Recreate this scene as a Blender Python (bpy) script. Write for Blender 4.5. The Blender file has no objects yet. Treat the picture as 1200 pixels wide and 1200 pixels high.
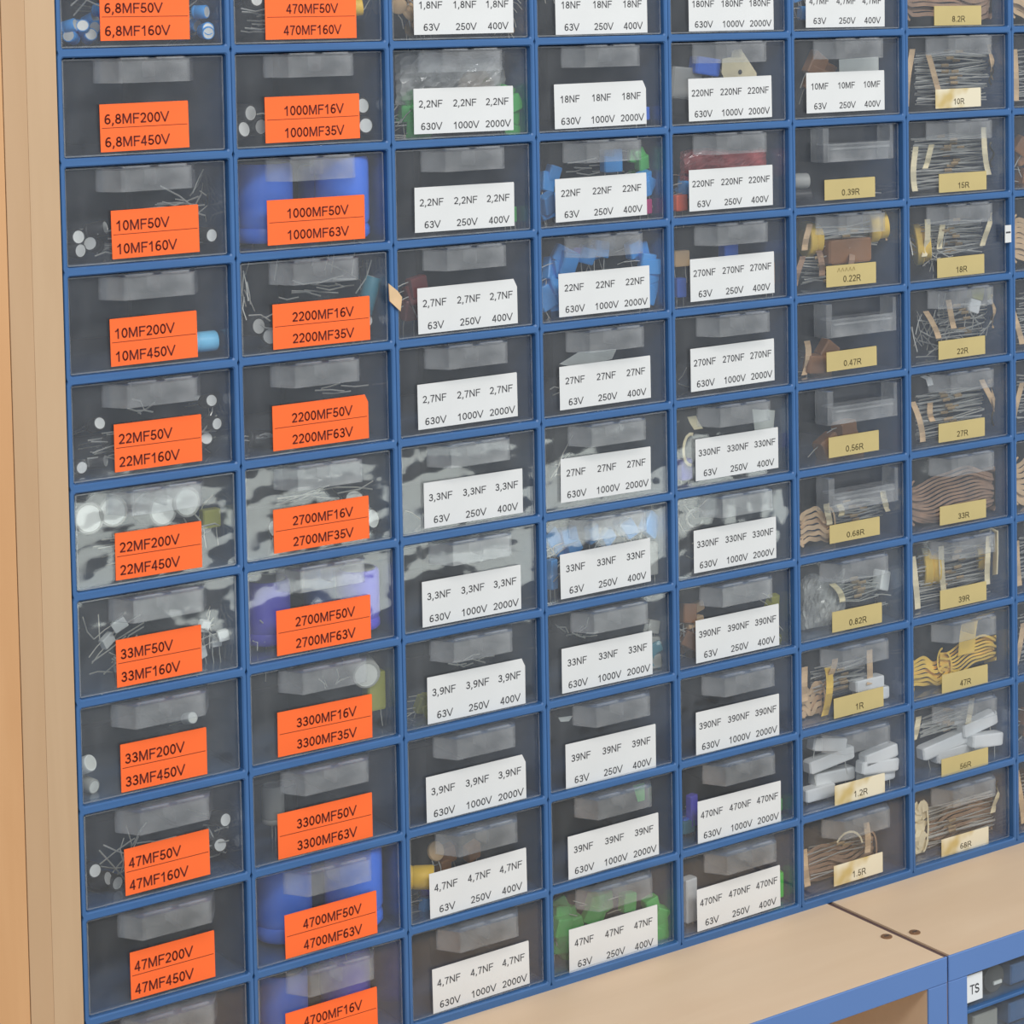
import bpy, math, random
from mathutils import Vector, Matrix

# ------------------------------------------------------------------ camera, world, lights, exposure
W, RH = 0.1, 0.056814            # pitch of the drawer grid (metres)
ZS = 0.9                         # height of the shelf surface
JB = 10.045                      # grid line of the cabinet's underside
C = bpy.context.scene.collection
def GZ(j): return ZS + (JB - j) * RH
Z0 = GZ(0)
R = ((0.8255, 0.01846, -0.5641), (-0.04517, 0.99842, -0.03344), (0.5626, 0.05309, 0.82503))
CP = Vector((-4.68937 * W, -11.02106 * W, Z0 + 0.13417 * W))
def b(v): return Vector((v[0], v[2], -v[1]))
RI, UP, FW = b(R[0]), -b(R[1]), b(R[2])
cd = bpy.data.cameras.new('camera'); cam = bpy.data.objects.new('camera', cd); C.objects.link(cam)
m = Matrix(((RI.x, UP.x, -FW.x, CP.x), (RI.y, UP.y, -FW.y, CP.y), (RI.z, UP.z, -FW.z, CP.z), (0, 0, 0, 1)))
cam.matrix_world = m
FP, PX, PY = 2670.95, 600.0, 164.62
cd.sensor_width = 36; cd.lens = 36 * FP / 1200; cd.shift_y = -(600 - PY) / 1200; cd.clip_start = 0.02
bpy.context.scene.camera = cam

w = bpy.data.worlds.new('room_light'); bpy.context.scene.world = w; w.use_nodes = True
w.node_tree.nodes['Background'].inputs[0].default_value = (0.86, 0.93, 1.0, 1)
w.node_tree.nodes['Background'].inputs[1].default_value = 0.66

def area(name, loc, target, sx, sy, power, col):
    l = bpy.data.lights.new(name, 'AREA'); l.shape = 'RECTANGLE'; l.size = sx; l.size_y = sy; l.energy = power; l.color = col
    o = bpy.data.objects.new(name, l); C.objects.link(o); o.location = loc
    o.rotation_euler = (Vector(target) - Vector(loc)).to_track_quat('-Z', 'Y').to_euler(); return o
area('ceiling_lamp', (-0.3, -1.7, 2.75), (0.3, 0, 1.2), 1.5, 0.3, 28, (1, 0.97, 0.93))
area('ceiling_lamp', (1.6, -2.2, 2.75), (0.6, 0, 1.2), 1.5, 0.3, 28, (1, 0.97, 0.93))
area('window_light', (1.75, -2.9, 0.47), (0.3, 0, 1.1), 1.8, 0.18, 3.6, (0.93, 1.0, 0.95))

vs = bpy.context.scene.view_settings
vs.view_transform = 'Standard'; vs.look = 'None'; vs.gamma = 1; vs.use_curve_mapping = False; vs.exposure = 0.0
cy = bpy.context.scene.cycles
cy.transparent_max_bounces = 24; cy.max_bounces = 10; cy.caustics_reflective = False; cy.caustics_refractive = False

# ------------------------------------------------------------------ materials
def lin(c): return tuple(((x / 255) / 12.92 if x / 255 <= 0.04045 else ((x / 255 + 0.055) / 1.055) ** 2.4) for x in c) + (1,)
MC = {}
def mat(name, rgb, rough=0.5, metal=0.0, var=0.0, scale=40, bump=0.0, stretch=(1, 1, 1), spec=0.5):
    if name in MC: return MC[name]
    mt = bpy.data.materials.new(name); mt.use_nodes = True; nt = mt.node_tree; p = nt.nodes['Principled BSDF']
    col = lin(rgb); p.inputs['Base Color'].default_value = col; p.inputs['Roughness'].default_value = rough
    p.inputs['Metallic'].default_value = metal; p.inputs['Specular IOR Level'].default_value = spec
    if var or bump:
        tc = nt.nodes.new('ShaderNodeTexCoord'); mp = nt.nodes.new('ShaderNodeMapping'); mp.inputs['Scale'].default_value = stretch
        n = nt.nodes.new('ShaderNodeTexNoise'); n.inputs['Scale'].default_value = scale; n.inputs['Detail'].default_value = 5
        nt.links.new(tc.outputs['Object'], mp.inputs[0]); nt.links.new(mp.outputs[0], n.inputs['Vector'])
        if var:
            cr = nt.nodes.new('ShaderNodeValToRGB')
            cr.color_ramp.elements[0].position = 0.3; cr.color_ramp.elements[1].position = 0.7
            cr.color_ramp.elements[0].color = tuple(max(0, x * (1 - var)) for x in col[:3]) + (1,)
            cr.color_ramp.elements[1].color = tuple(min(1, x * (1 + var)) for x in col[:3]) + (1,)
            nt.links.new(n.outputs[0], cr.inputs[0]); nt.links.new(cr.outputs[0], p.inputs['Base Color'])
        if bump:
            bp = nt.nodes.new('ShaderNodeBump'); bp.inputs['Strength'].default_value = bump; bp.inputs['Distance'].default_value = 0.0006
            nt.links.new(n.outputs[0], bp.inputs['Height']); nt.links.new(bp.outputs[0], p.inputs['Normal'])
    MC[name] = mt; return mt

def clear(name, tint, haze, hazecol=(0.62, 0.64, 0.67), rough=0.06, bump=0.25, bscale=26):
    """clear polystyrene: transmits, mirrors by fresnel, a little scuffed haze"""
    mt = bpy.data.materials.new(name); mt.use_nodes = True; nt = mt.node_tree; nt.nodes.clear()
    o = nt.nodes.new('ShaderNodeOutputMaterial'); tr = nt.nodes.new('ShaderNodeBsdfTransparent'); tr.inputs[0].default_value = tint + (1,)
    df = nt.nodes.new('ShaderNodeBsdfDiffuse'); df.inputs[0].default_value = hazecol + (1,)
    gl = nt.nodes.new('ShaderNodeBsdfGlossy'); gl.inputs['Roughness'].default_value = rough; gl.inputs[0].default_value = (1, 1, 1, 1)
    fr = nt.nodes.new('ShaderNodeFresnel'); ge = nt.nodes.new('ShaderNodeNewGeometry'); io = nt.nodes.new('ShaderNodeMapRange')
    io.inputs[3].default_value = 1.5; io.inputs[4].default_value = 1 / 1.5; nt.links.new(ge.outputs['Backfacing'], io.inputs[0]); nt.links.new(io.outputs[0], fr.inputs[0])
    m1 = nt.nodes.new('ShaderNodeMixShader'); m2 = nt.nodes.new('ShaderNodeMixShader')
    tc = nt.nodes.new('ShaderNodeTexCoord'); n = nt.nodes.new('ShaderNodeTexNoise'); n.inputs['Scale'].default_value = bscale; n.inputs['Detail'].default_value = 2.5
    n2 = nt.nodes.new('ShaderNodeTexNoise'); n2.inputs['Scale'].default_value = 60; n2.inputs['Detail'].default_value = 4
    mr = nt.nodes.new('ShaderNodeMapRange'); mr.inputs[1].default_value = 0.35; mr.inputs[2].default_value = 0.7
    mr.inputs[3].default_value = haze * 0.6; mr.inputs[4].default_value = haze * 1.5
    bp = nt.nodes.new('ShaderNodeBump'); bp.inputs['Strength'].default_value = bump; bp.inputs['Distance'].default_value = 0.002
    L = nt.links.new
    L(tc.outputs['Object'], n.inputs['Vector']); L(tc.outputs['Object'], n2.inputs['Vector']); L(n.outputs[0], bp.inputs['Height'])
    L(bp.outputs[0], gl.inputs['Normal']); L(bp.outputs[0], fr.inputs['Normal'])
    L(n2.outputs[0], mr.inputs[0]); L(mr.outputs[0], m1.inputs[0]); L(tr.outputs[0], m1.inputs[1]); L(df.outputs[0], m1.inputs[2])
    L(fr.outputs[0], m2.inputs[0]); L(m1.outputs[0], m2.inputs[1]); L(gl.outputs[0], m2.inputs[2]); L(m2.outputs[0], o.inputs[0])
    return mt

BLUE = mat('blue_plastic', (56, 99, 150), 0.42, var=0.10, scale=18, bump=0.05)
EDGE = mat('blue_edge_band', (92, 127, 184), 0.5, var=0.03, scale=6)
def wood(name, a, bb, sc, stretch):
    mt = mat(name, a, 0.5); nt = mt.node_tree; p = nt.nodes['Principled BSDF']
    tc = nt.nodes.new('ShaderNodeTexCoord'); mp = nt.nodes.new('ShaderNodeMapping'); mp.inputs['Scale'].default_value = stretch
    n = nt.nodes.new('ShaderNodeTexNoise'); n.inputs['Scale'].default_value = sc; n.inputs['Detail'].default_value = 6; n.inputs['Distortion'].default_value = 0.6
    cr = nt.nodes.new('ShaderNodeValToRGB'); cr.color_ramp.elements[0].position = 0.3; cr.color_ramp.elements[1].position = 0.72
    cr.color_ramp.elements[0].color = lin(bb); cr.color_ramp.elements[1].color = lin(a)
    nt.links.new(tc.outputs['Object'], mp.inputs[0]); nt.links.new(mp.outputs[0], n.inputs['Vector'])
    nt.links.new(n.outputs[0], cr.inputs[0]); nt.links.new(cr.outputs[0], p.inputs['Base Color']); return mt
WOODS = wood('beech_laminate_shelf', (228, 200, 168), (221, 191, 158), 5, (1.2, 7, 7))
WOODL = wood('pale_wood_upright', (196, 165, 130), (187, 155, 120), 9, (5, 5, 0.5))
WOODT = wood('tan_wood_strip', (192, 158, 122), (184, 149, 112), 9, (5, 5, 0.5))
WOODO = wood('honey_wood_panel', (208, 160, 112), (198, 148, 100), 9, (5, 5, 0.5))
CLEAR = clear('clear_plastic', (0.955, 0.96, 0.965), 0.03)
WAVY = clear('wavy_clear_plastic', (0.95, 0.96, 0.955), 0.04, rough=0.04, bump=0.8, bscale=19)
GRIP = clear('clear_grip_plastic', (0.91, 0.92, 0.925), 0.115, (0.79, 0.80, 0.81), rough=0.15, bump=0.3)
BAGM = clear('crumpled_film', (0.9, 0.9, 0.9), 0.42, (0.8, 0.8, 0.78), rough=0.12, bump=1.0, bscale=60)
ORANGE = mat('orange_sticker', (255, 108, 44), 0.7, var=0.03, scale=30)
WHITE = mat('white_sticker', (216, 217, 216), 0.8, var=0.02, scale=30)
YELLOW = mat('yellow_sticker', (192, 174, 120), 0.8, var=0.06, scale=30)
INKO = mat('ink_on_orange', (96, 20, 6), 0.7)
INKW = mat('grey_ink', (66, 66, 70), 0.7)
INKY = mat('ink_on_yellow', (72, 62, 36), 0.7)
PENCIL = mat('pencil', (150, 132, 84), 0.7)
STAIN = mat('worn_yellow_sticker', (224, 204, 150), 0.75)
_nt = STAIN.node_tree; _tc = _nt.nodes.new('ShaderNodeTexCoord'); _n = _nt.nodes.new('ShaderNodeTexNoise'); _n.inputs['Scale'].default_value = 45
_cr = _nt.nodes.new('ShaderNodeValToRGB'); _cr.color_ramp.elements[0].position = 0.42; _cr.color_ramp.elements[1].position = 0.56
_cr.color_ramp.elements[0].color = lin((196, 172, 112)); _cr.color_ramp.elements[1].color = lin((222, 212, 186))
_nt.links.new(_tc.outputs['Object'], _n.inputs['Vector']); _nt.links.new(_n.outputs[0], _cr.inputs[0]); _nt.links.new(_cr.outputs[0], _nt.nodes['Principled BSDF'].inputs['Base Color'])
ALU = mat('aluminium_top', (225, 226, 222), 0.45, 0.25)
WIRE = mat('tinned_wire', (214, 214, 208), 0.38, 0.35)
BLACK = mat('black_sleeve', (34, 34, 40), 0.4)
COL = {'black': BLACK, 'blue': mat('blue_sleeve', (58, 122, 240), 0.4), 'lightblue': mat('light_blue_sleeve', (120, 200, 240), 0.4),
       'violet': mat('violet_sleeve', (92, 84, 214), 0.4), 'sky': mat('sky_blue_epoxy', (62, 156, 232), 0.4), 'green': mat('green_film', (84, 186, 96), 0.45),
       'bright green': mat('bright_green_film', (64, 214, 70), 0.45), 'orange': mat('orange_film', (250, 96, 50), 0.45), 'magenta': mat('magenta_film', (206, 60, 130), 0.45),
       'dark red': mat('dark_red_film', (112, 36, 34), 0.45), 'brown': mat('brown_film', (146, 98, 54), 0.5, var=0.15, scale=50),
       'tan': mat('tan_ceramic', (216, 180, 134), 0.6, var=0.15, scale=60), 'yellow': mat('yellow_body', (240, 196, 60), 0.5, var=0.08, scale=60),
       'white': mat('white_ceramic', (232, 234, 234), 0.5, var=0.04), 'grey': mat('grey_plastic', (160, 160, 156), 0.5), 'olive': mat('olive_film', (150, 150, 52), 0.5),
       'teal': mat('teal_film', (60, 130, 150), 0.5)}
TAPE = {'tan': mat('tan_paper_tape', (214, 182, 142), 0.8, var=0.12, scale=70), 'cream': mat('cream_paper_tape', (236, 222, 184), 0.8, var=0.08, scale=70),
        'yellow': mat('yellow_paper_tape', (240, 200, 84), 0.75, var=0.12, scale=70), 'brown': mat('brown_paper_tape', (160, 128, 104), 0.85, var=0.25, scale=90)}
RESB = mat('resistor_body', (172, 146, 108), 0.5, var=0.2, scale=120)
RED = clear('red_film', (0.85, 0.35, 0.35), 0.55, (0.62, 0.16, 0.16), rough=0.15, bump=1.0, bscale=60)
PAPER = mat('grey_paper', (196, 200, 196), 0.8, var=0.04)
DARK = mat('dark_metal', (70, 72, 74), 0.4, 0.3)

# ------------------------------------------------------------------ mesh helpers
class MB:
    def __init__(s): s.v = []; s.f = []; s.mi = []
    def add(s, vs_, fs, k=0):
        n = len(s.v); s.v += [tuple(v) for v in vs_]; s.f += [tuple(i + n for i in f) for f in fs]; s.mi += [k] * len(fs)
    def box(s, x0, x1, y0, y1, z0, z1, k=0):
        s.add([(x0, y0, z0), (x1, y0, z0), (x1, y1, z0), (x0, y1, z0), (x0, y0, z1), (x1, y0, z1), (x1, y1, z1), (x0, y1, z1)],
              [(0, 3, 2, 1), (4, 5, 6, 7), (0, 1, 5, 4), (1, 2, 6, 5), (2, 3, 7, 6), (3, 0, 4, 7)], k)
    def bbox(s, x0, x1, y0, y1, z0, z1, r, k=0):            # box with chamfered front (-y) edges
        s.add([(x0 + r, y0, z0 + r), (x1 - r, y0, z0 + r), (x1 - r, y0, z1 - r), (x0 + r, y0, z1 - r),
               (x0, y0 + r, z0), (x1, y0 + r, z0), (x1, y0 + r, z1), (x0, y0 + r, z1), (x0, y1, z0), (x1, y1, z0), (x1, y1, z1), (x0, y1, z1)],
              [(0, 1, 2, 3), (4, 5, 1, 0), (5, 6, 2, 1), (6, 7, 3, 2), (7, 4, 0, 3), (8, 9, 5, 4), (9, 10, 6, 5), (10, 11, 7, 6), (11, 8, 4, 7), (11, 10, 9, 8)], k)
    def rings(s, rs, k=0, cap0=True, cap1=True):            # list of closed rings joined in order
        n = len(rs[0]); base = len(s.v)
        for r in rs: s.v += [tuple(p) for p in r]
        for i in range(len(rs) - 1):
            for j in range(n):
                s.f.append((base + i * n + j, base + i * n + (j + 1) % n, base + (i + 1) * n + (j + 1) % n, base + (i + 1) * n + j)); s.mi.append(k)
        if cap0: s.f.append(tuple(base + j for j in reversed(range(n)))); s.mi.append(k)
        if cap1: s.f.append(tuple(base + (len(rs) - 1) * n + j for j in range(n))); s.mi.append(k)
    def tube(s, pts, r, n=5, k=0):
        pts = [Vector(p) for p in pts]; rs = []
        for i, p in enumerate(pts):
            d = (pts[min(i + 1, len(pts) - 1)] - pts[max(i - 1, 0)]).normalized()
            a = d.orthogonal().normalized() if abs(d.z) > 0.9 else Vector((0, 0, 1)).cross(d).normalized(); c = d.cross(a)
            rs.append([p + a * (r * math.cos(2 * math.pi * q / n)) + c * (r * math.sin(2 * math.pi * q / n)) for q in range(n)])
        s.rings(rs, k)
    def ribbon(s, pts, wv, th=0.0004, k=0):                 # band following pts, width vector wv
        pts = [Vector(p) for p in pts]; wv = Vector(wv); rs = []
        for i, p in enumerate(pts):
            d = (pts[min(i + 1, len(pts) - 1)] - pts[max(i - 1, 0)]).normalized(); nn = d.cross(wv).normalized() * th
            rs.append([p - wv / 2 - nn, p + wv / 2 - nn, p + wv / 2 + nn, p - wv / 2 + nn])
        s.rings(rs, k)
    def mesh(s, name, mats, smooth=False):
        me = bpy.data.meshes.new(name); me.from_pydata(s.v, [], s.f)
        for q in (mats if isinstance(mats, (list, tuple)) else [mats]): me.materials.append(q)
        me.polygons.foreach_set('material_index', s.mi)
        if smooth: me.polygons.foreach_set('use_smooth', [True] * len(s.f))
        me.update()
        if smooth:
            try: me.set_sharp_from_angle(angle=math.radians(40))
            except Exception: pass
        return me
def obj(name, me, parent=None, loc=None):
    o = bpy.data.objects.new(name, me); C.objects.link(o)
    if parent: o.parent = parent
    if loc is not None: o.location = loc
    return o
def tag(o, label, cat, group=None):
    o['label'] = label; o['category'] = cat
    if group: o['group'] = group
    return o
def thing(name, label, cat, loc=(0, 0, 0), group=None):
    o = bpy.data.objects.new(name, None); C.objects.link(o); o.location = loc; o.empty_display_size = 0.02
    return tag(o, label, cat, group)

# pixel of the photograph (1200 frame) -> point of a plane y = yy of the scene
def at(px, py, yy):
    d = RI * ((px - PX) / FP) - UP * ((py - PY) / FP) + FW
    return CP + d * ((yy - CP.y) / d.y)

# ------------------------------------------------------------------ setting
NC = 8
SX = 5.244 * W                    # seam between the two shelf boards
FY = -1.077 * W                   # front edge of the shelf
XR = 1.25; YB = 0.19; TH = 0.0162
def struct(name, me): o = obj(name, me); o['kind'] = 'structure'; return o
mb = MB(); mb.box(-1.5, 2.6, YB + 0.01, YB + 0.11, 0, 2.7); struct('wall_back', mb.mesh('wall_back', mat('painted_wall', (214, 208, 196), 0.9, var=0.03, scale=8)))
mb = MB(); mb.box(-1.5, 2.6, -2.6, YB + 0.11, -0.05, 0); struct('floor', mb.mesh('floor', mat('grey_linoleum', (150, 146, 138), 0.5, var=0.08, scale=12)))

# lower shelving: two carcasses side by side
def carcass(x0, x1, label, left_gap, right_gap):
    t = thing('shelf_unit', label, 'shelf unit', (x0, 0, 0))
    L_ = x1 - x0
    b1 = MB(); b1.box(left_gap * 4.2, L_ - right_gap * 4.2, FY + 0.0012, YB, ZS - TH, ZS); obj('top_board', b1.mesh('top_board', WOODS), t)
    b2 = MB(); b2.bbox(left_gap, L_ - right_gap, FY, FY + 0.0012, ZS - TH, ZS, 0.0004); obj('edge_band', b2.mesh('edge_band', EDGE), t)
    for a in (left_gap, L_ - TH - right_gap):
        b3 = MB(); b3.box(a, a + TH, FY + 0.0014, YB, 0, ZS - TH - 0.0003); s_ = obj('side_panel', b3.mesh('side_panel', WOODS), t)
        b4 = MB(); b4.bbox(a, a + TH, FY + 0.0002, FY + 0.0014, 0, ZS - TH - 0.0003, 0.0004); obj('edge_band', b4.mesh('edge_band', EDGE), s_)
    b5 = MB(); b5.box(left_gap + TH, L_ - TH - right_gap, YB - 0.006, YB, 0.07, ZS - TH); obj('back_panel', b5.mesh('back_panel', WOODS), t)
    b6 = MB(); b6.box(left_gap + TH, L_ - TH - right_gap, FY + 0.002, YB - 0.006, 0.06, 0.06 + TH); obj('bottom_board', b6.mesh('bottom_board', WOODS), t)
    return t
ca = carcass(0.0, SX, 'beech shelf unit with blue front edge, left of the seam in the worktop', 0.0, 0.0006)
cb = carcass(SX, XR, 'beech shelf unit with blue front edge, right of the worktop seam, plastic drawers below', 0.0006, 0)
g = MB(); g.box(SX - .0024, SX + .0024, FY + .0016, YB, ZS - .008, ZS - .0012); obj('gap_shade_strip', g.mesh('gap_shade_strip', mat('painted_gap_shade', (96, 74, 72), 0.8)), ca)  # added dark filler: its colour stands in for shade inside the open seam
# dark screw recesses near the seam
for (px, py, par, off) in ((1039, 1098, ca, 0.0), (1072, 1093, cb, SX)):
    d = (at(px, py, 0) - CP); p = CP + d * ((ZS - CP.z) / d.z)
    g = MB(); n = 14; r = 0.0036
    g.rings([[(r * math.cos(2 * math.pi * q / n), r * math.sin(2 * math.pi * q / n), 0.0001) for q in range(n)],
             [(r * math.cos(2 * math.pi * q / n), r * math.sin(2 * math.pi * q / n), 0.0006) for q in range(n)],
             [(r * .6 * math.cos(2 * math.pi * q / n), r * .6 * math.sin(2 * math.pi * q / n), 0.0008) for q in range(n)]])
    g.box(-r * .5, r * .5, -0.0004, 0.0004, 0.0008, 0.0010, 1)
    obj('screw_head', g.mesh('screw_head', [mat('bronze_screw', (140, 104, 76), 0.5, 0.3), DARK]), par, (p.x - off, p.y, ZS))

# wooden uprights left of the drawers
b1 = MB(); b1.bbox(-0.0170, -0.0006, 0.0, 0.19, 0, 2.3, 0.0001)
u = obj('wooden_upright', b1.mesh('wooden_upright', WOODL)); tag(u, 'pale narrow wooden upright standing against the left side of the blue drawer cabinet', 'wood panel')
b1 = MB(); b1.bbox(-0.0297, -0.01702, 0.0, 0.19, 0, 2.3, 0.0002)
u = obj('wooden_strip', b1.mesh('wooden_strip', WOODT)); tag(u, 'thin pale wood strip between the narrow upright and the honey coloured panel', 'wood panel')
b1 = MB(); b1.bbox(-0.36, -0.0301, 0.0, 0.02, 0, 2.3, 0.0002)
u = obj('wooden_door_panel', b1.mesh('wooden_door_panel', WOODO)); tag(u, 'honey coloured wood panel at the photo edge beyond the pale upright', 'wood panel')

# ------------------------------------------------------------------ drawer cabinet: moulded housings
hw, hh, DEP = 0.0027, 0.00225, 0.135
cab = thing('drawer_cabinet', 'large blue plastic cabinet grid holding rows of small clear drawers on the shelf', 'cabinet', (0, 0, ZS))
def housing():
    g = MB(); e = 0.0007
    def ring(ix, iz, y): return [(ix, y, iz), (W - ix, y, iz), (W - ix, y, RH - iz), (ix, y, RH - iz)]
    def oct_(cx, cz, ix, iz, y):
        return [(ix + cx, y, iz), (W - ix - cx, y, iz), (W - ix, y, iz + cz), (W - ix, y, RH - iz - cz), (W - ix - cx, y, RH - iz), (ix + cx, y, RH - iz), (ix, y, RH - iz - cz), (ix, y, iz + cz)]
    o0 = oct_(0.0006, 0.0019, 0.0, 0.0, DEP); o1 = oct_(0.0006, 0.0019, 0.0, 0.0, 0.0006); o2 = oct_(0.0006, 0.0019, 0.0003, 0.0, 0.0)
    i0 = oct_(0.0009, 0.0009, hw - e, hh - e, 0.0); i1 = oct_(0.0009, 0.0009, hw, hh, e); i2 = oct_(0.0009, 0.0009, hw + 0.0002, hh + 0.0002, DEP - 0.002)
    g.rings([o0, o1, o2, i0, i1, i2], 0, cap0=True, cap1=True)
    return g.mesh('housing', BLUE)
hm = housing()
for c in range(NC):
    for r in range(0, 11):
        obj('housing', hm, cab, (c * W, 0, (JB - r) * RH))
b1 = MB(); b1.box(0, NC * W, 0, DEP, 0, 0.045 * RH - 0.0); obj('plinth', b1.mesh('plinth', BLUE), cab)

# ------------------------------------------------------------------ lettering
# grotesque letters drawn as pen strokes; cap height 1
def arc(cx, cz, rx, rz, a0, a1, n=10): return [(cx + rx * math.cos(math.radians(a0 + (a1 - a0) * k / n)), cz + rz * math.sin(math.radians(a0 + (a1 - a0) * k / n))) for k in range(n + 1)]
GL = {'0': (.78, [arc(.39, .5, .26, .44, 0, 360, 18)]), '1': (.78, [[(.17, .72), (.34, .82), (.45, .96), (.45, .0)]]),
      '2': (.78, [arc(.38, .69, .25, .25, 160, -30, 9) + [(.5, .42), (.14, .06), (.66, .06)]]),
      '3': (.78, [arc(.38, .73, .22, .21, 160, -80, 9) + [(.33, .52)], [(.33, .52)] + arc(.38, .29, .26, .23, 80, -160, 10)]),
      '4': (.78, [[(.66, .26), (.10, .26), (.50, .94), (.52, .94), (.52, .0)]]),
      '5': (.78, [[(.62, .94), (.24, .94), (.17, .48)] + arc(.38, .31, .27, .25, 140, -160, 11)]),
      '6': (.78, [arc(.39, .31, .25, .25, 0, 360, 14), arc(.46, .48, .32, .46, 65, 195, 8)]),
      '7': (.78, [[(.12, .94), (.66, .94), (.45, .55), (.32, .0)]]),
      '8': (.78, [arc(.39, .73, .21, .21, 0, 360, 12), arc(.39, .28, .26, .22, 0, 360, 14)]),
      '9': (.78, [arc(.39, .69, .25, .25, 0, 360, 14), arc(.32, .52, .32, .46, 15, -115, 8)]),
      'M': (1.16, [[(.16, .0), (.16, .94), (.22, .94), (.58, .06), (.94, .94), (1.0, .94), (1.0, .0)]]),
      'N': (1.0, [[(.16, .0), (.16, .94), (.20, .94), (.80, .06), (.84, .06), (.84, 1.0)]]),
      'F': (.85, [[(.17, .0), (.17, .94), (.78, .94)], [(.17, .50), (.68, .50)]]),
      'V': (.93, [[(.04, 1.0), (.46, .04), (.48, .04), (.90, 1.0)]]),
      'R': (1.0, [[(.17, .0), (.17, .94), (.56, .94)] + arc(.60, .71, .22, .23, 85, -90, 8) + [(.17, .48)], [(.52, .47), (.66, .36), (.92, .0)]]),
      'T': (.85, [[(.04, .94), (.82, .94)], [(.43, .94), (.43, .0)]]),
      'S': (.93, [arc(.46, .72, .29, .22, 20, 250, 10) + arc(.46, .27, .33, .22, 70, -160, 10)]),
      ',': (.39, [[(.2, .10), (.2, .0), (.12, -.16)]]), '.': (.39, [[(.2, .02), (.2, .12)]])}
def width(s_): return sum(GL[ch][0] for ch in s_)
def put_text(g, s_, ref, refw, capz, x, zc, align='C', bold=0.012, lw=1, k=0):
    """x: anchor, zc: centre height; capz: cap height; refw: width the string ref takes; bold picks the pen width"""
    sx = refw / width(ref); h = 0.055 + bold * 1.6
    ox = x - (width(s_) * sx / 2 if align == 'C' else 0)
    for ch in s_:
        adv, strokes = GL[ch]
        for st in strokes:
            for a_, b_ in zip(st[:-1], st[1:]):
                dx, dz = b_[0] - a_[0], b_[1] - a_[1]; l = math.hypot(dx, dz) or 1; ux, uz = dx / l * h * .6, dz / l * h * .6; nx, nz = -dz / l * h, dx / l * h
                P_ = [(a_[0] - ux + nx, a_[1] - uz + nz), (a_[0] - ux - nx, a_[1] - uz - nz), (b_[0] + ux - nx, b_[1] + uz - nz), (b_[0] + ux + nx, b_[1] + uz + nz)]
                g.add([(ox + px * sx, 0, zc + (pz - .5) * capz) for px, pz in P_], [(0, 1, 2, 3)], k)
        ox += adv * sx

# ------------------------------------------------------------------ drawers
DY = 0.0035                        # recess of a drawer front
dw, dh, dd = W - 2 * hw - 0.0014, RH - 2 * hh - 0.0010, 0.120
def tray_mesh(mt):
    g = MB(); t = 0.0012
    g.box(0, dw, 0.0016, dd, 0, t)                                  # bottom
    g.box(0, t, 0.0016, dd, t, dh * 0.93); g.box(dw - t, dw, 0.0016, dd, t, dh * 0.93)
    g.box(t, dw - t, dd - t, dd, t, dh * 0.93)
    return g.mesh('tray', mt)
def front_mesh(mt):
    g = MB(); g.bbox(0, dw, 0, 0.0015, 0, dh, 0.0007)
    e = .0009
    for a_ in ((0.0002, e, .0005, dh - .0005), (dw - e, dw - .0002, .0005, dh - .0005), (e, dw - e, .0002, e), (e, dw - e, dh - e, dh - .0002)):
        g.box(a_[0], a_[1], -.0006, -.00002, a_[2], a_[3], 1)
    return g.mesh('front_panel', [mt, GRIP])
def grip_mesh():                                                     # trapezoid pull: top plate, chamfered skirt, finger rib
    g = MB(); x0, x1, zt, zb, d, ins, t = dw * 0.19, dw * 0.81, dh * 0.985, dh * 0.745, 0.013, 0.0085, 0.0011
    def ring(i, z, y0=0.0): return [(x0 + i, y0, z), (x0 + ins + i * .7, -d + i, z), (x1 - ins - i * .7, -d + i, z), (x1 - i, y0, z)]
    o0, o1, i1, i0 = ring(0, zb), ring(0, zt), ring(t, zt - t), ring(t, zb)
    for a_, b_ in ((o0, o1), (i1, i0), (i0, o0)):                    # skirt outer, inner, rim
        for j in range(3): g.add([a_[j], a_[j + 1], b_[j + 1], b_[j]], [(0, 1, 2, 3)])
    g.add(o1, [(0, 1, 2, 3)]); g.add(i1, [(3, 2, 1, 0)])
    xm = (x0 + x1) / 2
    g.box(xm - 0.0008, xm + 0.0008, -d + t, 0, zb + 0.003, zt - t)
    g.box(x0 + ins + 0.002, xm - 0.0025, -d + 0.0015, -d + 0.0030, zt, zt + 0.0009)
    g.box(xm + 0.0025, x1 - ins - 0.002, -d + 0.0015, -d + 0.0030, zt, zt + 0.0009)
    return g.mesh('handle', GRIP)
def frame_grip_mesh():                                               # older pull: open frame with a low bar
    g = MB(); x0, x1, zt, zm, zb, d = dw * 0.17, dw * 0.83, dh * 0.99, dh * 0.79, dh * 0.56, 0.012
    g.box(x0, x0 + 0.005, -d, 0, zb, zt); g.box(x1 - 0.003, x1, -d, 0, zb, zt)
    g.box(x0 + 0.005, x1 - 0.003, -d, -d + 0.0014, zb, zm); g.box(x0 + 0.005, x1 - 0.003, -d, 0, zm - 0.0012, zm)
    g.box(x0 + 0.006, x1 - 0.004, -d - 0.0006, -d + 0.0004, zm - 0.004, zm - 0.0026)
    return g.mesh('handle', GRIP)
TRAY, FRONT, FRONTW, GM, FGM = tray_mesh(CLEAR), front_mesh(CLEAR), front_mesh(WAVY), grip_mesh(), frame_grip_mesh()
TRAYW = tray_mesh(WAVY)

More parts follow.
